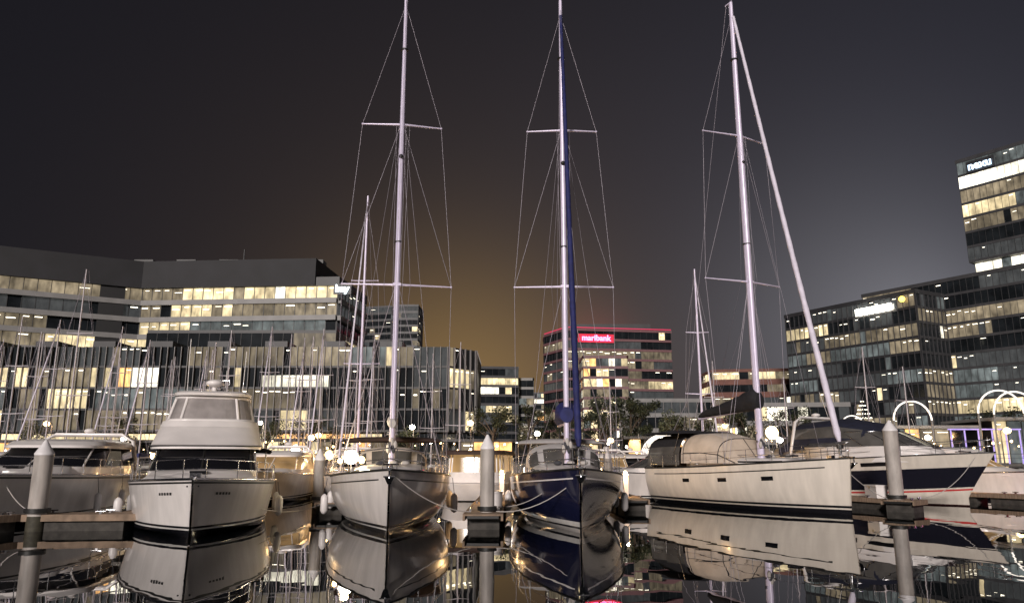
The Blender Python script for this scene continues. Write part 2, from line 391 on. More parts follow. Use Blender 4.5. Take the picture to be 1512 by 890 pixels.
for j in(1,8,15): fr.tube([RR[i][j] for i in range(2)],.022,BLACKC,5)
for j in(1,15): fr.tube([RR[i][j] for i in range(1,4)],.022,BLACKC,5)
fr.build('tent_frame',pE)
canopy(pE,-8.5,-11.8,1.8,3.6,2.0,BLACKC)
mb=MB(); arch(mb,[(-8.8,1.7,1.9,1.6),(-10.2,1.75,1.9,1.6),(-11.5,1.7,1.9,1.5)],BLACKC,matfn=lambda i,j: CLEARG if j in(0,1,12,13) else None); mb.build('cockpit_enclosure',pE)
ho=MB()
for u in(.3,.52,.72): H.patch(ho,u,u+.045,.7,.77,-1,TINT); H.patch(ho,u,u+.045,.7,.77,1,TINT)
ho.build('hull_windows',pE)
for x in(-3,-6,-9): fender(pE,x,2.2,.7,1.9)

# --- flybridge cruiser
def cruiser_rails(par,H,h=.6): H.rails(par,.35,.97,h,7,.017)
hB=unit(2.2,-6.4)
pB=empty('flybridge_motor_yacht',(-8.95,21.7,0),math.atan2(hB[1],hB[0]))
H=Hull(12,4.8,1.62,1.35,'power',.6,full=3.2); H.make(pB,HP,WHITE,stripes=lambda t,u: BLACKM if (.93<=t<.96) else None); cruiser_rails(pB,H,.55)
mb=MB()
levels(mb,[(-.9,-9,1.75,1.5,WHITE),(-1.3,-9,1.6,1.62,WHITE),(-2.2,-9,1.5,1.8,WHITE),(-2.9,-9,1.45,1.84,WHITE)],p=2.2)
mb.box(-1.9,0,1.78,.5,.5,.06,TINT); mb.box(-.5,0,1.7,.35,.3,.14,STEEL)
mb.build('foredeck_trunk',pB)
mb=MB()
R=levels(mb,[(-2.9,-9.6,1.72,1.5,WHITE),(-3.0,-9.6,1.72,1.8,TINT),(-4.2,-9.6,1.62,2.5,WHITE)],p=3.2)
levels(mb,[(-3.9,-9.8,1.8,2.5,WHITE),(-3.95,-9.8,1.84,2.62,WHITE),(-4.1,-9.8,1.82,2.68,WHITE),(-5.3,-9.6,1.7,3.3,WHITE)],p=3.2)
levels(mb,[(-5.25,-9.6,1.72,3.28,WHITE),(-5.5,-9.6,1.66,3.5,WHITE),(-5.6,-9.6,1.58,3.5,WHITE)],p=3.2)
posts(mb,R[1],R[2],[6,12,18],BLACKM,.035)
mb.tube(outline(-3.93,-9.8,1.86,2.6,3.2),.025,BLACKM,5)
mb.build('cabin',pB)
mb=MB()
R=levels(mb,[(-5.75,-9.0,1.5,3.48,CLEAR),(-6.35,-9.0,1.27,4.45,WHITE)],p=3.6,smooth=False)
levels(mb,[(-6.1,-9.2,1.34,4.44,WHITE),(-6.05,-9.2,1.36,4.54,WHITE),(-6.3,-9.2,1.28,4.62,WHITE)],p=3.6)
posts(mb,R[0],R[1],[1,4,9,15,20,23],WHITE,.06)
def mix3(a,b,f): return [tuple(Vector(p).lerp(Vector(q),f)) for p,q in zip(a,b)]
mb.tube(mix3(R[0],R[1],.04),.07,WHITE,5); mb.tube(mix3(R[0],R[1],.93),.07,WHITE,5)
mb.build('flybridge_enclosure',pB)
mb=MB(); mb.tube([(-7.4,0,4.6),(-7.4,0,4.9)],.09,WHITE,8); mb.sphere((-7.4,0,5.0),.33,WHITE,12,.45)
for y,h in((-1.0,2.2),(1.0,1.8),(.35,1.0)): mb.tube([(-8,y,4.6),(-8.3,y*1.05,4.6+h)],.014,WHITE,5)
mb.tube([(-7.8,-.5,4.6),(-7.8,-.5,5.15),(-7.8,.5,5.15),(-7.8,.5,4.6)],.025,STEEL,6); mb.build('radar_and_antennas',pB)
anchor(pB,1.62)
lt=MB()
for sd in(-1,1):
    for k in range(5): H.patch(lt,.905+k*.009,.911+k*.009,.76,.80,sd,BLACKM,2)
lt.build('registration_marks',pB)
for s in(1,-1): fender(pB,-4.5,s*2.5,.6,1.4); fender(pB,-7.5,s*2.5,.6,1.4)
mb=MB(); arch(mb,[(-9.3,2.2,2.45,.05),(-9.4,2.3,2.45,.22),(-12.2,2.3,2.4,.22),(-12.3,2.2,2.4,.05)],BLACKC)
for x in(-10.5,-12):
    for sd in(1,-1): mb.tube([(x,sd*2.1,1.35),(x,sd*2.1,2.5)],.02,STEEL,5)
mb.build('cockpit_awning',pB)

# --- generic express cruiser
def cruiser(name,bow,head,L,B,zb,zs,hm,dz=0,tall=1.0,stripes=None,canvas=NAVY,roof='hard',rake=1.0,lit=None,rails=True,full=2.4,shift=0):
    par=empty(name,(bow[0],bow[1],0),math.atan2(head[1],head[0]))
    H=Hull(L,B,zb,zs,'power',rake,full=full); H.make(par,hm,WHITE,stripes,N=36 if rails else 16)
    if rails: cruiser_rails(par,H,.58)
    d=zs+.12+dz; w=B/2; G=lit or TINT
    X=lambda f: min(-.06*L-abs(f)*3,f*L+shift)
    mb=MB(); levels(mb,[(X(-.08),-.8*L,w*.74,zs,WHITE),(X(-.1),-.8*L,w*.72,d+.02,WHITE),(X(-.2),-.8*L,w*.62,d+.26*tall,WHITE),(X(-.28),-.8*L,w*.55,d+.32*tall,WHITE)],p=2.2)
    mb.box(X(-.19),0,d+.27*tall,.5,.5,.06,TINT); mb.build('foredeck',par)
    mb=MB()
    if roof=='hard':
        R=levels(mb,[(X(-.27),-.82*L,w*.86,zs,WHITE),(X(-.275),-.82*L,w*.86,d+.25*tall,G),(X(-.42),-.8*L,w*.74,d+.92*tall,WHITE)],p=3)
        levels(mb,[(X(-.38),-.84*L,w*.8,d+.91*tall,WHITE),(X(-.385),-.84*L,w*.81,d+1.0*tall,WHITE),(X(-.42),-.84*L,w*.78,d+1.15*tall,WHITE),(X(-.5),-.8*L,w*.6,d+1.25*tall,WHITE)],p=3)
        posts(mb,R[1],R[2],[6,12,18,2,22],WHITE,.035)
    else:
        R=levels(mb,[(X(-.27),-.6*L,w*.86,zs,WHITE),(X(-.275),-.6*L,w*.86,d+.3*tall,CLEARG),(X(-.4),-.5*L,w*.76,d+.85*tall,CLEARG)],p=3)
        posts(mb,R[1],R[2],[6,9,12,15,18,2,22],STEEL,.025); mb.tube(R[2],.03,STEEL,5)
        arch(mb,[(X(-.4),w*.78,d+.5,.3*tall),(X(-.46),w*.82,d+.3,.95*tall),(X(-.6),w*.84,d+.3,1.2*tall),(X(-.8),w*.84,d+.3,1.1*tall),(X(-.88),w*.84,d,.7*tall)],canvas,n=14,
             matfn=lambda i,j: CLEARG if i in(1,2,3) and j in(1,2,11,12) else None)
    mb.build('cabin_top',par)
    mb=MB(); x=X(-.78); zt=d+1.5*tall     # radar arch
    mb.tube([(x-.5,w*.86,zs),(x,w*.82,zt-.25),(x+.05,w*.6,zt),(x+.05,-w*.6,zt),(x,-w*.82,zt-.25),(x-.5,-w*.86,zs)],.09,WHITE,8)
    mb.tube([(x,w*.5,zt),(x-.5,w*.5,zt+1.6)],.012,WHITE,4); mb.sphere((x,0,zt+.18),.24,WHITE,10,.5); mb.build('radar_arch',par)
    anchor(par,zb)
    return par,H
pA,H=cruiser('motor_cruiser',(-17.0,24.6),unit(.2,-.98),12.5,4.5,1.7,1.5,HP,tall=1.08,stripes=lambda t,u: BLACKM if .93<=t<.96 else None,full=3)
for x in(-4,-7): fender(pA,x,2.35,.6,1.5)
hF=unit(5.9,-10.6)
pF,H=cruiser('motor_yacht',(21.7,36.8),hF,12.8,4.4,2.5,2.05,HF,dz=.25,tall=1.4,roof='soft',canvas=NAVYD,rake=1.5,shift=1.7,
    stripes=lambda t,u:(DKS if .4<=t<.76 else (RED if .34<=t<.37 else None)))
ho=MB(); H.patch(ho,.45,.62,.82,.9,-1,TINT); H.patch(ho,.66,.78,.83,.9,-1,TINT); ho.build('hull_windows',pF)

# --- boats further back
BCOL=[HP,HC,HE,HP]
def bg(i,x,y,hx,hy,L,**k):
    return cruiser('motor_cruiser',(x,y),unit(hx,hy),L,L*.34,1.6,1.3,BCOL[i%4],rails=False,**k)
bg(0,-12.6,38,.1,-1,10,lit=CABW); bg(1,-9.4,44,.15,-1,9); bg(2,-24,39,.2,-1,11,canvas=BROWNC,roof='soft'); bg(3,-31,42,.1,-1,11)
bg(0,-13.5,55,0,-1,10,roof='soft',canvas=GREYC); bg(1,-17.5,57,0,-1,10,lit=CABW)
bg(2,6.6,52,-.1,-1,10,lit=CABW); bg(3,10.5,60,0,-1,10); bg(0,29,41,.4,-.9,11,tall=1.2,lit=CABW); bg(1,27.5,50,.3,-1,11)
bg(2,34,56,.2,-1,11,lit=CABW); bg(3,22,60,0,-1,10,lit=CABW); bg(0,40,62,0,-1,11); bg(1,4.2,43,-1,-.2,9,roof='soft',canvas=BROWNC)
# houseboat seen between the two sloops
hb=empty('houseboat',(-2.2,41,0),math.radians(-95)); mb=MB()
levels(mb,[(0,-9,1.6,.05,WHITE),(.3,-9,1.8,.9,WHITE),(.25,-9,1.75,.95,DECK)],p=2.5); mb.build('hull',hb)
mb=MB(); R=levels(mb,[(-1.2,-8.5,1.55,.95,WHITE),(-1.2,-8.5,1.55,1.5,CABW),(-1.35,-8.5,1.5,2.45,BROWNC)],p=5)
levels(mb,[(-.9,-8.8,1.75,2.44,BROWNC),(-.9,-8.8,1.75,2.6,BROWNC),(-1,-8.8,1.7,2.68,BROWNC)],p=5)
posts(mb,R[1],R[2],[1,3,6,8,12,16,18,21,23],WHITE,.05); mb.build('cabin',hb)

# background sailboats with their masts
bs=[(-9.4,47,19.2),(-41,62,14),(-37.5,70,12.5),(-33.5,64,13.5),(-30,52,15.5),(-46,66,12),(-27.5,68,12),(-24,63,13),(-21,71,14),(-18.5,66,11.5),(-51,70,13),(-15.5,70,12.5),(-12,66,13),(-7.5,70,12),(-3.8,60,11.5),
    (14.3,57,16.8),(18,68,11),(31,66,12),(44,60,13.5),(50,70,13),(26,72,10),(-56,60,13),(9.5,72,9.5),(38,72,11)]
for k in range(20): bs.append((-57+k*2.35+random.uniform(-.7,.7),random.choice([58,61,65,69,73])+random.uniform(-1,1),random.uniform(10.5,14.5)))
for i,(x,y,mh) in enumerate(bs):
    hh=unit(random.uniform(-.12,.12),-1); L=mh*.72
    sailboat('sailboat',(x,y-L*.41),hh,L,L*.31,1.4,1.1,BCOL[(i+1)%4],.41,mh,[(mh*.42,1.1),(mh*.7,.85)],mm=MAST if i in(0,15) else MASTD,
        boom=(L*.36,2.4,2.45,[NAVY,GREYC,BLACKC,CREAMC][i%4],.4,.2,.16),detail=False,mr=.09 if i in(0,15) else .055,wr=.01,genoa=SAILW if i%3==0 else None,gr=.07)

# ---------------------------------------------------------------- piles and docks
def pile(x,y,r,h):
    mb=MB(); n=18
    mb.tube([(x,y,-.6),(x,y,.45)],[r*1.01]*2,PILEW,n,False)
    mb.tube([(x,y,.42),(x,y,h-.45)],[r,r],PILE,n,False)
    mb.tube([(x,y,h-.47),(x,y,h-.42),(x,y,h-.4),(x,y,h)],[r*1.02,r*1.05,r*1.0,.03],PILEC,n)
    mb.tube([(x,y,.55),(x,y,.68)],[r*1.35]*2,BLACKM,n); mb.build('mooring_pile')
pile(-14.6,23.9,.27,2.75); pile(-7.95,31.7,.22,2.6); pile(-.8,25.0,.235,2.95); pile(16.5,33.2,.3,3.85)
pile(-22,38,.2,2.6); pile(5.0,40,.2,2.7); pile(24,44,.22,2.9); pile(31,46,.22,2.9); pile(-16,47,.2,2.7); pile(-5.6,40,.2,2.6)
def dock(x0,y0,x1,y1,w,name='floating_dock'):
    L=math.hypot(x1-x0,y1-y0); a=math.atan2(y1-y0,x1-x0); cx,cy=(x0+x1)/2,(y0+y1)/2; mb=MB()
    n=max(2,int(L/.16))
    for i in range(n):
        f=(i+.5)/n; mb.box(x0+(x1-x0)*f,y0+(y1-y0)*f,.47+random.uniform(-.004,.004),L/n*.9,w,.05,DOCKM,a)
    mb.box(cx,cy,.4,L-.01,w-.12,.08,BLACKM,a)
    nx,ny=-math.sin(a),math.cos(a)
    for s in(1,-1): mb.box(cx+nx*s*(w/2+.04),cy+ny*s*(w/2+.04),.4,L,.07,.2,DOCKM,a)
    k=max(1,int(L/2.6))
    for i in range(k):
        f=(i+.5)/k; mb.box(x0+(x1-x0)*f,y0+(y1-y0)*f,.12,L/k*.72,w-.1,.46,DOCKF,a)
    for i in range(max(2,int(L/4))):
        f=(i+.3)/max(2,int(L/4))
        for s in(1,-1):
            px,py=x0+(x1-x0)*f+nx*s*w*.42,y0+(y1-y0)*f+ny*s*w*.42
            mb.box(px,py,.53,.07,.07,.07,STEEL,a); mb.tube([(px-.14*math.cos(a),py-.14*math.sin(a),.58),(px+.14*math.cos(a),py+.14*math.sin(a),.58)],.02,STEEL,5)
    mb.build(name)
dock(-15.0,24.2,-11.6,24.6,.9); dock(-12.2,25.2,-14.2,47,.9); dock(-15.6,22.9,-15.2,24.0,.3)
dock(-.9,24.0,-.9,47.3,1.1); dock(-7.2,30.5,-8.4,47.3,1.0); dock(5.3,33,5.3,47.3,1.0)
dock(16.1,32.4,17.2,33.4,1.2); dock(16.9,33.6,12.0,47.3,1.0); dock(25.5,37,21,47.3,1.0)
dock(-60,48.4,55,48.4,2.0)
for x in(-45,-30,-18,18,33,47): dock(x,49.6,x,72,.9)
dock(24.8,35.2,30,34.0,1.2)
for i,(x,y) in enumerate([(-8.6,47.6),(-.5,38),(-13.6,40),(5.4,46.6),(14,42.5),(24,41),(-26,47.6),(-20,47.6),(34,47.6),(42,47.6),(-3.5,47.6),(20,47.6),(-7.6,36),(-1.1,31),(5.3,36)]):
    e=empty('dock_power_pedestal',(x,y,.5)); mb=MB(); mb.box(0,0,.45,.22,.2,.9,WHITE); mb.box(0,0,.97,.26,.24,.04,WHITE)
    mb.sphere((0,-.02,1.07),.09,LAMPW,8); mb.build('pedestal_body',e); plight(0,-.3,1.1,90,(1,.6,.26),.05,e)
for x,y in((-12.6,27.5),(-.6,27.6),(16.3,34.6),(-7.6,34)):
    e=empty('dock_box',(x,y,.5)); mb=MB(); mb.box(0,0,.25,.5,1.1,.5,WHITE); mb.box(0,0,.53,.56,1.16,.06,WHITE); mb.box(-.285,0,.45,.02,.12,.08,STEEL); mb.build('locker',e)
def dlight(x,y,z,m,r=.12,w=0,c=(1,.8,.5)):
    e=empty('deck_lamp',(x,y,0)); mb=MB(); mb.tube([(0,0,.4),(0,0,z-r)],.03,POLE,6); mb.sphere((0,0,z),r,m,8); mb.build('lamp_head',e)
    if w: plight(0,-.3,z,w,c,.1,e)
dlight(-17,60,3,LAMPC,.34,300); dlight(-14.8,62,2.6,LAMPW,.34,300,(1,.6,.25)); dlight(-15.8,60,3.9,LAMPW,.24,200,(1,.6,.25)); dlight(24.3,60,4.3,LAMPC,.45,400,(1,.9,.8)); dlight(20.5,60,4.3,LAMPW,.5,400,(1,.55,.15)); dlight(21.5,58,2.9,LAMPC,.34); dlight(18.6,60,3.2,LAMPW,.24,200,(1,.6,.2))
dlight(28.6,38.5,1.2,LAMPR,.12,110,(1,.1,.15)); dlight(26.6,36.6,.9,LAMPP,.1,60,(.6,.4,1)); dlight(27.6,34.6,.8,LAMPR,.07,40,(1,.1,.15)); dlight(9.3,47,2.0,LAMPW,.18,250,(1,.6,.2)); dlight(-2.6,47,2.6,LAMPW,.18,250,(1,.6,.2)); dlight(-11.2,47,2.4,LAMPW,.22,250,(1,.6,.25)); dlight(-22,47,2.4,LAMPW,.2,250,(1,.6,.25))

# mooring lines
ml=MB()
for a,b,s in [((-3.5,22.7,1.7),(-1.3,24.3,.55),.25),((-3.7,22.9,1.7),(-7.1,30.6,.55),.5),((2.2,23.6,1.75),(-.5,24.5,.55),.35),((1.7,24.5,1.7),(-.5,27,.55),.3),
    ((13.3,31.3,2.1),(15.8,32.6,.55),.2),((21.8,36,2.3),(17.1,33.4,.55),.6),((-9.2,22.4,1.55),(-11.7,24.6,.55),.25),((-8.9,22.5,1.5),(-7.3,30.5,.55),.6),((-16.7,25.2,1.6),(-15,24.3,.55),.2),((4.0,30,1.5),(5.2,33.4,.5),.3)]:
    ml.tube(sag(a,b,s),.016,ROPE,5)
ml.build('mooring_lines')

# ---------------------------------------------------------------- buildings
SP_D=M('cladding_dark',(.03,.03,.034),.5,noise=.2,scale=.4); SP_W=M('cladding_pale',(.21,.205,.205),.5,noise=.15,scale=.5)
SP_G=M('cladding_grey',(.05,.05,.055),.5,noise=.2,scale=.5); SP_R=M('cladding_brick',(.15,.06,.045),.7,noise=.25,scale=.8)
FIN=M('facade_fin',(.20,.19,.19),.5,noise=.15,scale=1); ROOF=M('roof_dark',(.012,.012,.016),.7,noise=.3,scale=.3); BODY=M('core_dark',(.008,.008,.01),.6)
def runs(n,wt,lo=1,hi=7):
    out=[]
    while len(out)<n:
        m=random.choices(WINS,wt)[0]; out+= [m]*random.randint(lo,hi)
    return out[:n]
def facade(mb,p0,p1,z0,z1,fh,bw,sp,wt,spm,mull=.06,mm=None,fin=0,fm=None,lo=1,hi=7,spd=.2,mix=.12,alt=None,strips=1.0,fw=.1):
    p0,p1=Vector((*p0,0)),Vector((*p1,0)); d=p1-p0; L=d.length; u=d/L; nrm=Vector((u.y,-u.x,0)); a=math.atan2(u.y,u.x)
    nf=max(1,round((z1-z0)/fh)); fh=(z1-z0)/nf; nb=max(1,round(L/bw)); bw=L/nb; mm=mm or SP_D
    for f in range(nf):
        w=alt(f,nf) if alt and alt(f,nf) else wt
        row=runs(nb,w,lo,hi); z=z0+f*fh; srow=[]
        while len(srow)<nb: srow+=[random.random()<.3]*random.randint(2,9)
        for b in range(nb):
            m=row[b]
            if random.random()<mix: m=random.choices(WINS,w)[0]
            A=p0+u*(b*bw)+nrm*.06; B=p0+u*((b+1)*bw)+nrm*.06
            mb.face([(A.x,A.y,z+sp),(B.x,B.y,z+sp),(B.x,B.y,z+fh),(A.x,A.y,z+fh)],m)
            pr={WD:.07,WG:.28,W1:.6,W2:.6,W3:.3,W4:.45,W5:.2}[m]*(1.6 if srow[b] else .35)*strips
            if random.random()<pr:
                A=p0+u*(b*bw+bw*random.uniform(.05,.3))+nrm*.08; B=p0+u*((b+1)*bw-bw*random.uniform(.05,.4))+nrm*.08
                zt=z+fh-random.choice([.3,.3,.45,.8]); hh=random.uniform(.06,.16)
                mb.face([(A.x,A.y,zt-hh),(B.x,B.y,zt-hh),(B.x,B.y,zt),(A.x,A.y,zt)],STRIP)
        c=p0+u*(L/2)+nrm*(spd/2); mb.box(c.x,c.y,z+sp/2,L,spd,sp,spm,a)
        if mull:
            for b in range(nb+1):
                c=p0+u*(b*bw)+nrm*.13; mb.box(c.x,c.y,z+sp+(fh-sp)/2,mull,.1,fh-sp-.01,mm,a)
    if fin:
        for b in range(nb+1):
            c=p0+u*(b*bw)+nrm*(spd+fin/2+.01); mb.box(c.x,c.y,(z0+z1)/2,fw,fin,z1-z0,fm or FIN,a)
def bldg(name,poly,z0,z1,fh,bw,sp,wt,spm,par=True,extra=None,only=None,**k):
    mb=MB(); mb.prism(poly,z0,z1,BODY,ROOF); n=len(poly)
    for i in range(n):
        a,b=poly[i],poly[(i+1)%n]; nx,ny=b[1]-a[1],a[0]-b[0]; mx,my=(a[0]+b[0])/2,(a[1]+b[1])/2
        if only is not None and i not in only: continue
        if nx*-mx+ny*-my > -.25*math.hypot(nx,ny)*math.hypot(mx,my): facade(mb,a,b,z0,z1,fh,bw,sp,wt,spm,**k)
    if par:
        for i in range(n):
            a,b=Vector((*poly[i],0)),Vector((*poly[(i+1)%n],0)); c=(a+b)/2; d=b-a
            mb.box(c.x,c.y,z1+.45,d.length+.5,.5,.9,spm,math.atan2(d.y,d.x))
    if extra: extra(mb)
    return mb.build(name)
#    dark grey dim warm white cool amber
G=1.6
def ex(mb):
    facade(mb,(-109.9,109.5),(-6.5,109.5),G,5.9,4.3,3,.5,[5,1,3,4,2,1,5],SP_D,lo=1,hi=4)
    for x in range(-100,-10,9): mb.box(x,119,19.6,3.5,5,1.8,SP_D)
    for k in range(7): mb.face([(-36.6+k*1.4,109.93,12.6),(-35.3+k*1.4,109.93,12.6),(-35.3+k*1.4,109.93,14.4),(-36.6+k*1.4,109.93,14.4)],W3)
bldg('glass_office_building',[(-110,110),(-9.5,110),(-5.8,114),(-5.8,128),(-110,128)],6.2,18.6,3.1,1.0,.3,[14,9,8,2.8,1.0,4,.1],SP_D,fin=.3,fm=FIN,extra=ex,lo=2,hi=12,mix=.15,par=False,fw=.085)
mb=MB(); mb.prism([(-108,112),(-7.5,112),(-7.5,127),(-108,127)],G,6.3,BODY); mb.build('glass_office_podium')
def ex(mb):
    mb.prism([(-126,122.5),(-98,136.8),(-75.5,148.8),(-39.5,146.2),(-38,165),(-75,173),(-131,151)],36.5,42.1,ROOF)
    mb.prism([(-39.4,146.6),(-34.6,146.2),(-32.6,165),(-38,166)],36.5,38.3,SP_D)
    facade(mb,(-68,138),(-32.8,138),20.5,25.4,4.9,2,.8,[9,2,1,.3,0,0,0],SP_D)
    mb.prism([(-68,138.1),(-32.8,138.1),(-32.8,146),(-68,146)],G,26,SP_D)
    for i in range(5): mb.box(-78+i*9,155,43,4,3,1.6,SP_D)
    mb.tube([(-55.5,150,42),(-55.5,150,45)],.15,SP_G,5)
    mb.box(-80.4,147.3,21,4.5,.9,38,BODY,math.radians(28))
def alt(f,nf):
    if f==nf-1: return [3,2,4,7,2,1,0]
    if f in(nf-4,nf-5): return [1,2,4,7,3,1,0]
    return None
bldg('banded_office_building',[(-125,124),(-97.8,138),(-75.7,150),(-35,147),(-33,165),(-75,172),(-130,150)],G,36.5,3.5,2.2,1.0,[9,5,6,3.4,.9,.8,0],SP_W,extra=ex,only=[0,1,2,3],spd=.8,alt=alt,lo=3,hi=14,mix=.06,mull=.12,par=False)
bldg('residential_tower',[(-69.7,350),(-57,347),(-56,365),(-70,365)],G,73,3.3,2.4,1.1,[12,5,3,1,.3,1,0],SP_G)
bldg('residential_tower',[(-55.5,352),(-45,352),(-44.5,368),(-56,368)],G,74.5,3.3,2.4,1.1,[10,6,4,1,.3,1,0],SP_G)
bldg('apartment_block',[(-13.5,260),(2.1,262),(2.1,275),(-13.5,275)],G,33.5,3.2,2.2,.9,[8,4,5,2.2,.8,3,0],SP_G)
bldg('apartment_block',[(2.6,266),(7.6,266),(7.6,280),(2.6,280)],G,30,3.2,2.2,.9,[8,4,5,2,.5,3,0],SP_W)
REDL=M('red_edge_spill',(.3,.02,.05),.5,emis=(1,.05,.16),es=.75,sampling=False)  # emissive strips paint the red sign's light spill along the roof edge
REDP=M('red_sign_backlight',(.3,.02,.03),.5,emis=(1,.03,.10),es=.55,sampling=False)
def ex(mb):
    for a,b in(((12,275),(19,260)),((19,260),(57,266))):
        a,b=Vector((*a,0)),Vector((*b,0)); d=b-a; c=(a+b)/2; mb.box(c.x,c.y-.6,48.1,d.length,.35,.2,REDL,math.atan2(d.y,d.x))
    mb.box(35,272,49.2,30,10,2.6,SP_D)
SP_RB=M('cladding_rose_glow',(.15,.085,.09),.5,noise=.2,emis=(.9,.15,.25),es=.025)  # faint red light painted into the rose cladding as emission
bldg('red_sign_office_building',[(12,275),(19,260),(57,266),(57,285),(12,285)],G,47,3.4,2.2,.8,[14,8,6,1.2,.3,1,0],SP_RB,extra=ex,only=[0,1],spd=.5,hi=14,mix=.06)
bldg('apartment_block',[(22,230),(35.6,230),(35.6,243),(22,243)],G,33,3.0,2.0,.8,[6,3,4,3,1.2,1,.5],SP_RB,lo=1,hi=2,mix=.6)
bldg('low_office_building',[(28,180),(48,180),(48,195),(28,195)],G,15.8,3.5,2.0,1.0,[10,5,3,1,.8,1,0],SP_W,fin=.3)
bldg('brick_warehouse',[(58.8,220),(84,216),(84,235),(58.8,235)],G,27.5,3.7,2.6,1.6,[5,2,4,3,1,0,1.5],SP_R,lo=1,hi=3)
bldg('waterfront_office_building',[(46.5,150),(66,148),(66,162),(46.5,162)],G,12.5,3.6,2.0,1.0,[6,3,4,3,2,1,2],SP_W,lo=1,hi=3)
rw=[10,9,7,2.2,1.0,5,0]
def brt(f,nf):
    return [1,2,3,6,8,1,0] if f in(nf-3,nf-6) else None
bldg('dark_office_building',[(70.5,190),(88,160),(97,165),(79,195)],G,38,3.4,1.4,.6,rw,SP_D,mm=SP_G,lo=3,hi=14,mix=.08,fin=.12,fm=SP_G)
bldg('glass_office_building',[(90,188),(118,146),(150,170),(120,210)],G,43,3.5,1.4,.6,rw,SP_G,mm=SP_G,alt=brt,lo=5,hi=22,mix=.05,only=[0])
bldg('tower_lobby',[(113,177),(122,164),(145,180),(132,196)],43.9,49,5,2,.3,[0,0,1,2,6,2,0],SP_G,only=[0],par=False)
def t3(f,nf): return [0,1,1,4,9,1,0] if f in(nf-2,nf-3) else None
bldg('glass_office_tower',[(111,176),(128,152),(150,168),(133,192)],49,74.5,3.6,1.5,.6,[6,10,5,1.6,.5,7,0],SP_G,only=[0],alt=t3,lo=6,hi=20,mix=.04)
for x,y,w,h in[(70,420,26,34),(40,450,30,30),(110,400,30,40),(-30,430,34,32),(10,480,26,44),(95,330,22,30),(84,300,18,36),(-95,420,30,48),(175,330,40,60),(140,300,30,38)]:
    bldg('distant_building',[(x,y),(x+w,y),(x+w,y+15),(x,y+15)],G,h,3.4,3,1.1,[9,4,5,3,1,2,1],SP_G,lo=1,hi=3,only=[0])

def sign(txt,x,y,z,size,rz,col,es,plate=None):
    e=empty('illuminated_sign',(x,y,z),rz)
    c=bpy.data.curves.new('letters','FONT'); c.body=txt; c.size=size; c.extrude=.12; c.align_x='CENTER'; c.align_y='CENTER'; c.offset=.02*size
    m=M('sign_light',col,.5,emis=col,es=es,sampling=False); c.materials.append(m)
    o=bpy.data.objects.new('letters',c); o.rotation_euler=(math.pi/2,0,0); o.parent=e; sc.collection.objects.link(o)
    mb=MB(); mb.box(0,.35,0,size*len(txt)*.58,.2,size*1.05,plate or SP_D); mb.build('sign_panel',e)
sign('maribank',29.6,260.3,44.3,2.8,math.atan2(6,38),(1,.10,.22),9,REDP)
sign('nexu',113.5,171.2,72.6,2.7,math.atan2(-24,17),(.6,.8,1),3)
sign('bay',-33.6,144.5,35.4,2.0,0,(.8,.95,1),5)
sign('harbourside',82.3,168,35.9,1.4,math.atan2(-30,17.5),(1,1,.9),5,LAMPC)
e=empty('roof_floodlight',(86,162.0,37)); mb=MB(); mb.box(0,.3,0,.8,.4,.8,POLE); mb.sphere((0,-.3,0),.65,M('lamp_yellow',(1,.7,.1),.5,emis=(1,.62,.08),es=5,sampling=False),10); mb.build('lamp_head',e)

# promenade pavilions, arches
def pav(x,y,w,d,h,col,wt):
    mb=MB(); mb.prism([(x,y),(x+w,y),(x+w,y+d),(x,y+d)],G,h,BODY,SP_G)
    facade(mb,(x,y),(x+w,y),G,h,h-G,1.6,.3,wt,SP_G,lo=1,hi=3)
    mb.box(x+w/2,y+d/2-.8,h+.2,w+1.6,d+2.4,.32,col); mb.build('promenade_pavilion')
pav(36,86,15,8,5.6,SP_W,[2,1,2,4,4,1,3]); pav(53,84,18,8,6.4,SP_W,[1,1,2,4,5,2,2]); pav(14,92,12,7,4.6,SP_D,[3,1,2,3,2,0,4]); pav(-8,96,16,6,4.4,SP_D,[4,1,2,3,1,0,4])
pav(-62,92,26,8,4.2,SP_D,[4,1,2,3,1,0,5]); pav(-32,94,18,8,4.4,SP_D,[4,1,2,3,1,0,5])
ARCL=M('arch_tube_light',(1,.95,.9),.5,emis=(1,.92,.82),es=1.1,sampling=False)
def arches(x,y,r,n,dy,zc,a0=0,a1=180,m=ARCL,tr=.09,dx=.35):
    mb=MB()
    for k in range(n):
        xx=x+k*dx; yy=y+k*dy
        mb.tube([(xx+r*math.cos(math.radians(a0+(a1-a0)*i/24)),yy,zc+r*math.sin(math.radians(a0+(a1-a0)*i/24))) for i in range(25)],tr,m,6)
        for a in(a0,a1): mb.tube([(xx+r*math.cos(math.radians(a)),yy,G),(xx+r*math.cos(math.radians(a)),yy,zc+r*math.sin(math.radians(a)))],tr*1.2,SP_W,6)
    mb.build('illuminated_arch')
arches(42.3,80,2.0,1,0,6.3); arches(51.4,79.5,2.4,2,1.5,7.0,dx=2.6,tr=.09); arches(15.2,76.5,2.3,5,.5,2.4,dx=.25,tr=.06); arches(36.8,82,1.3,1,0,5.6,tr=.06)
VIO=M('violet_panel_light',(.2,.15,.4),.5,emis=(.5,.42,1),es=.7,sampling=False)
mb=MB(); 
for i in range(6): mb.box(48+i*1.5,83.2,3.6,.12,.1,3.6,VIO)
mb.box(51.7,83.2,5.5,8,.1,.14,VIO); mb.build('light_frame_installation')
e=empty('christmas_tree_light',(42.7,92,0)); mb=MB()
for k in range(9):
    for t in range(6+k*3):
        a=t*6.283/(6+k*3); mb.sphere((.18*(k+1)*math.cos(a),.18*(k+1)*math.sin(a),9.2-k*.5),.05,STRIP,5)
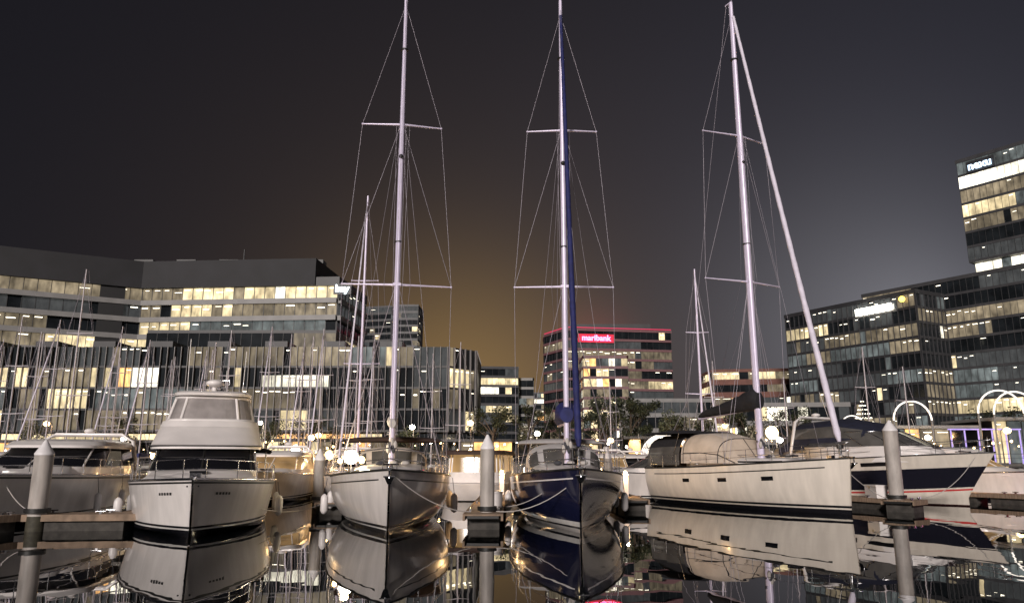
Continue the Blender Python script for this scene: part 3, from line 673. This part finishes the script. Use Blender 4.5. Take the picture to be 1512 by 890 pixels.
mb.tube([(0,0,G),(0,0,9.3)],.08,POLE,6); mb.build('light_cone',e)
def lamp(x,y,h,m=LAMPC,w=0,c=(1,.85,.6)):
    e=empty('street_lamp',(x,y,G)); mb=MB(); mb.tube([(0,0,0),(0,0,.6),(0,0,h)],[.1,.07,.05],POLE,8); mb.tube([(0,0,h-.05),(0,-.5,h+.12),(0,-1.1,h+.12)],.04,POLE,6)
    mb.box(0,-1.1,h+.08,.3,.5,.1,POLE); mb.sphere((0,-1.1,h-.08),random.uniform(.24,.38),m,8,.85); mb.build('lamp_post',e)
    if w: plight(0,-1.1,h-.3,w,c,.15,e)
for i,x in enumerate([-62,-52,-43,-35,-26.5,-20,-12,-4.5,3,9.5,17,23,30,37,45,52,60]):
    lamp(x+random.uniform(-1,1),81+random.uniform(0,6),random.uniform(2.6,5),[LAMPC,LAMPW][i%2],1300,[(1,.78,.5),(1,.52,.2)][i%2])
fl=MB(); prev=None
for i in range(150):
    x=-70+i*.95+random.uniform(-.3,.3); z=3.6+.5*math.sin(i*.7)+random.uniform(-.2,.2); y=80.2+1.5*math.sin(i*.05)
    fl.sphere((x,y,z),random.choice([.05,.08,.13]),LAMPW if random.random()<.75 else LAMPC,5)
    if prev: fl.tube([prev,(x,y,z+.07)],.012,POLE,3)
    prev=(x,y,z+.07)
for x in range(-70,75,12): fl.tube([(x,80.2,G),(x,80.2,4.6)],.05,POLE,6)
fl.build('festoon_lights')

# ---------------------------------------------------------------- trees
LEAF=M('foliage',(.05,.058,.026),.7,noise=.5,scale=1.2); LEAF2=M('foliage_dark',(.022,.027,.015),.7,noise=.4,scale=1.5); BARK=M('bark',(.08,.06,.045),.9,noise=.3)
def treemesh(seed):
    rd=random.Random(seed); mb=MB()
    mb.tube([(0,0,0),(.05,0,1.2),(0,.05,2.4),(.1,0,3.6)],[.2,.15,.11,.04],BARK,8)
    cl=[]
    for i in range(11):
        a=rd.uniform(0,6.28); r=rd.uniform(.5,2.2); z=rd.uniform(2.2,5.6); c=Vector((r*math.cos(a),r*math.sin(a),z)); cl.append((c,rd.uniform(.4,1.0)))
        mb.tube([(0,0,min(3.4,z*.6)),(c.x*.5,c.y*.5,z*.82),tuple(c)],[.08,.05,.02],BARK,5)
    for c,r in cl:
        for k in range(130):
            d=Vector((rd.gauss(0,1),rd.gauss(0,1),rd.gauss(0,.8))).normalized()*r*rd.uniform(.4,1.2); p=c+d
            u=Vector((rd.uniform(-1,1),rd.uniform(-1,1),rd.uniform(-1,1))).normalized()*rd.uniform(.08,.18); w=u.orthogonal().normalized()*rd.uniform(.05,.1)
            mb.face([p-u,p-w,p+u,p+w],LEAF if rd.random()<.5 else LEAF2)
    return mb
base=[]
for sd in range(3): base.append(treemesh(sd).build('tree'))
pos=[(-2.2,88,1.1),(2,90,1.2),(-28,87,.9),(10.5,90,1.15),(14.5,93,1.25),(18.5,90,1.1),(-24,90,.95),(-20,88,.8),(22,94,1.2),(6,92,1.0),(-45,88,.9),(-57,90,.9),(33,90,1.1),(29,94,1.2),(-12,89,.85),(61,95,1.2),(-36,90,.85),(66,92,1.3),(12.5,100,1.5),(17,104,1.5)]
for i,(x,y,s) in enumerate(pos):
    o=base[i] if i<3 else bpy.data.objects.new('tree',base[i%3].data)
    if i>=3: sc.collection.objects.link(o)
    o.location=(x,y,G); o.scale=(s,s,s*random.uniform(.9,1.1)); o.rotation_euler=(0,0,random.uniform(0,6))

# ---------------------------------------------------------------- ground, quay, water
GR=M('paving',(.09,.085,.08),.85,noise=.3,scale=.6); CONC=M('quay_concrete',(.16,.15,.14),.8,noise=.35,scale=.8)
mb=MB(); mb.face([(-2500,78.5,G),(2500,78.5,G),(2500,4500,G),(-2500,4500,G)],GR); mb.build('ground')
mb=MB(); mb.box(0,78.2,.55,600,.7,2.2,CONC); mb.box(0,78.15,1.72,600,.9,.14,CONC)
for i in range(-60,61): mb.box(i*3,78.3,2.3,.06,.06,1.0,POLE)
mb.box(0,78.3,2.82,366,.07,.05,POLE); mb.box(0,78.3,2.4,366,.04,.03,POLE)
mb.build('quay_wall')
wm=bpy.data.materials.new('harbour_water'); wm.use_nodes=True; nt=wm.node_tree; N=nt.nodes; Lk=nt.links; b=N['Principled BSDF']
b.inputs['Base Color'].default_value=(.002,.003,.004,1); b.inputs['Roughness'].default_value=.006; b.inputs['IOR'].default_value=1.85
tc=N.new('ShaderNodeTexCoord'); mp=N.new('ShaderNodeMapping'); mp.inputs['Scale'].default_value=(1,.55,1)
n1=N.new('ShaderNodeTexNoise'); n1.inputs['Scale'].default_value=1.0; n1.inputs['Detail'].default_value=2
n2=N.new('ShaderNodeTexNoise'); n2.inputs['Scale'].default_value=.16; n2.inputs['Detail'].default_value=1
Lk.new(tc.outputs['Object'],mp.inputs[0]); Lk.new(mp.outputs[0],n1.inputs[0]); Lk.new(mp.outputs[0],n2.inputs[0])
bp=N.new('ShaderNodeBump'); bp.inputs['Strength'].default_value=1; bp.inputs['Distance'].default_value=.0032
bp2=N.new('ShaderNodeBump'); bp2.inputs['Strength'].default_value=1; bp2.inputs['Distance'].default_value=.012
Lk.new(n1.outputs[0],bp.inputs['Height']); Lk.new(n2.outputs[0],bp2.inputs['Height']); Lk.new(bp2.outputs[0],bp.inputs['Normal']); Lk.new(bp.outputs[0],b.inputs['Normal'])
mb=MB(); mb.face([(-2500,-400,0),(2500,-400,0),(2500,78.4,0),(-2500,78.4,0)],wm); mb.build('water')

# ---------------------------------------------------------------- sky
SUN_EL,SUN_AZ=math.radians(20),math.radians(195)   # azimuth measured clockwise from +Y
w=bpy.data.worlds.new('World'); sc.world=w; w.use_nodes=True; nt=w.node_tree; N=nt.nodes; Lk=nt.links
bg_=N['Background']; bg_.inputs['Strength'].default_value=.1
tc=N.new('ShaderNodeTexCoord')
sky=N.new('ShaderNodeTexSky'); sky.sky_type='NISHITA'; sky.sun_disc=False; sky.sun_elevation=SUN_EL; sky.sun_rotation=SUN_AZ
s0=N.new('ShaderNodeVectorMath'); s0.operation='SCALE'; s0.inputs['Scale'].default_value=.003; Lk.new(sky.outputs[0],s0.inputs[0]); acc=s0.outputs[0]
def add(v):
    global acc
    a=N.new('ShaderNodeVectorMath'); a.operation='ADD'; Lk.new(acc,a.inputs[0]); Lk.new(v,a.inputs[1]); acc=a.outputs[0]
def glow(d,n,col):
    d=Vector(d).normalized(); dp=N.new('ShaderNodeVectorMath'); dp.operation='DOT_PRODUCT'; Lk.new(tc.outputs['Generated'],dp.inputs[0]); dp.inputs[1].default_value=d
    mx=N.new('ShaderNodeMath'); mx.operation='MAXIMUM'; mx.inputs[1].default_value=0; Lk.new(dp.outputs['Value'],mx.inputs[0])
    pw=N.new('ShaderNodeMath'); pw.operation='POWER'; pw.inputs[1].default_value=n; Lk.new(mx.outputs[0],pw.inputs[0])
    sc_=N.new('ShaderNodeVectorMath'); sc_.operation='SCALE'; sc_.inputs[0].default_value=[c*10 for c in col]; Lk.new(pw.outputs[0],sc_.inputs['Scale']); add(sc_.outputs[0])
base_=N.new('ShaderNodeCombineXYZ'); 
for i,c in enumerate((.0085,.0085,.012)): base_.inputs[i].default_value=c*10
add(base_.outputs[0])
glow((-.06,1,.06),14,(.029,.0185,.010)); glow((-.07,1,.06),70,(.18,.105,.024)); glow((-.03,1,.05),5,(.009,.0065,.006))
glow((.55,1,.2),10,(.024,.024,.032)); glow((.50,1,.15),60,(.085,.085,.09)); glow((.11,1,.15),900,(.06,.007,.012)); glow((.55,1,.18),300,(.05,.05,.055))
Lk.new(acc,bg_.inputs['Color'])
sl=bpy.data.lights.new('promenade_light','SUN'); sl.energy=3.3; sl.angle=math.radians(8); sl.color=(1,.91,.85)  # sun-type lamp stands in for unseen promenade lamps behind the camera
so=bpy.data.objects.new('promenade_light',sl); sc.collection.objects.link(so)
dv=Vector((math.sin(SUN_AZ)*math.cos(SUN_EL),math.cos(SUN_AZ)*math.cos(SUN_EL),math.sin(SUN_EL)))
so.rotation_euler=dv.to_track_quat('Z','Y').to_euler(); so.location=dv*50

cam=bpy.data.cameras.new('camera'); co=bpy.data.objects.new('camera',cam); sc.collection.objects.link(co)
co.location=(0,0,2.1); co.rotation_euler=(math.radians(90+12),0,0); cam.sensor_width=36; cam.lens=26.36; cam.clip_end=6000; sc.camera=co
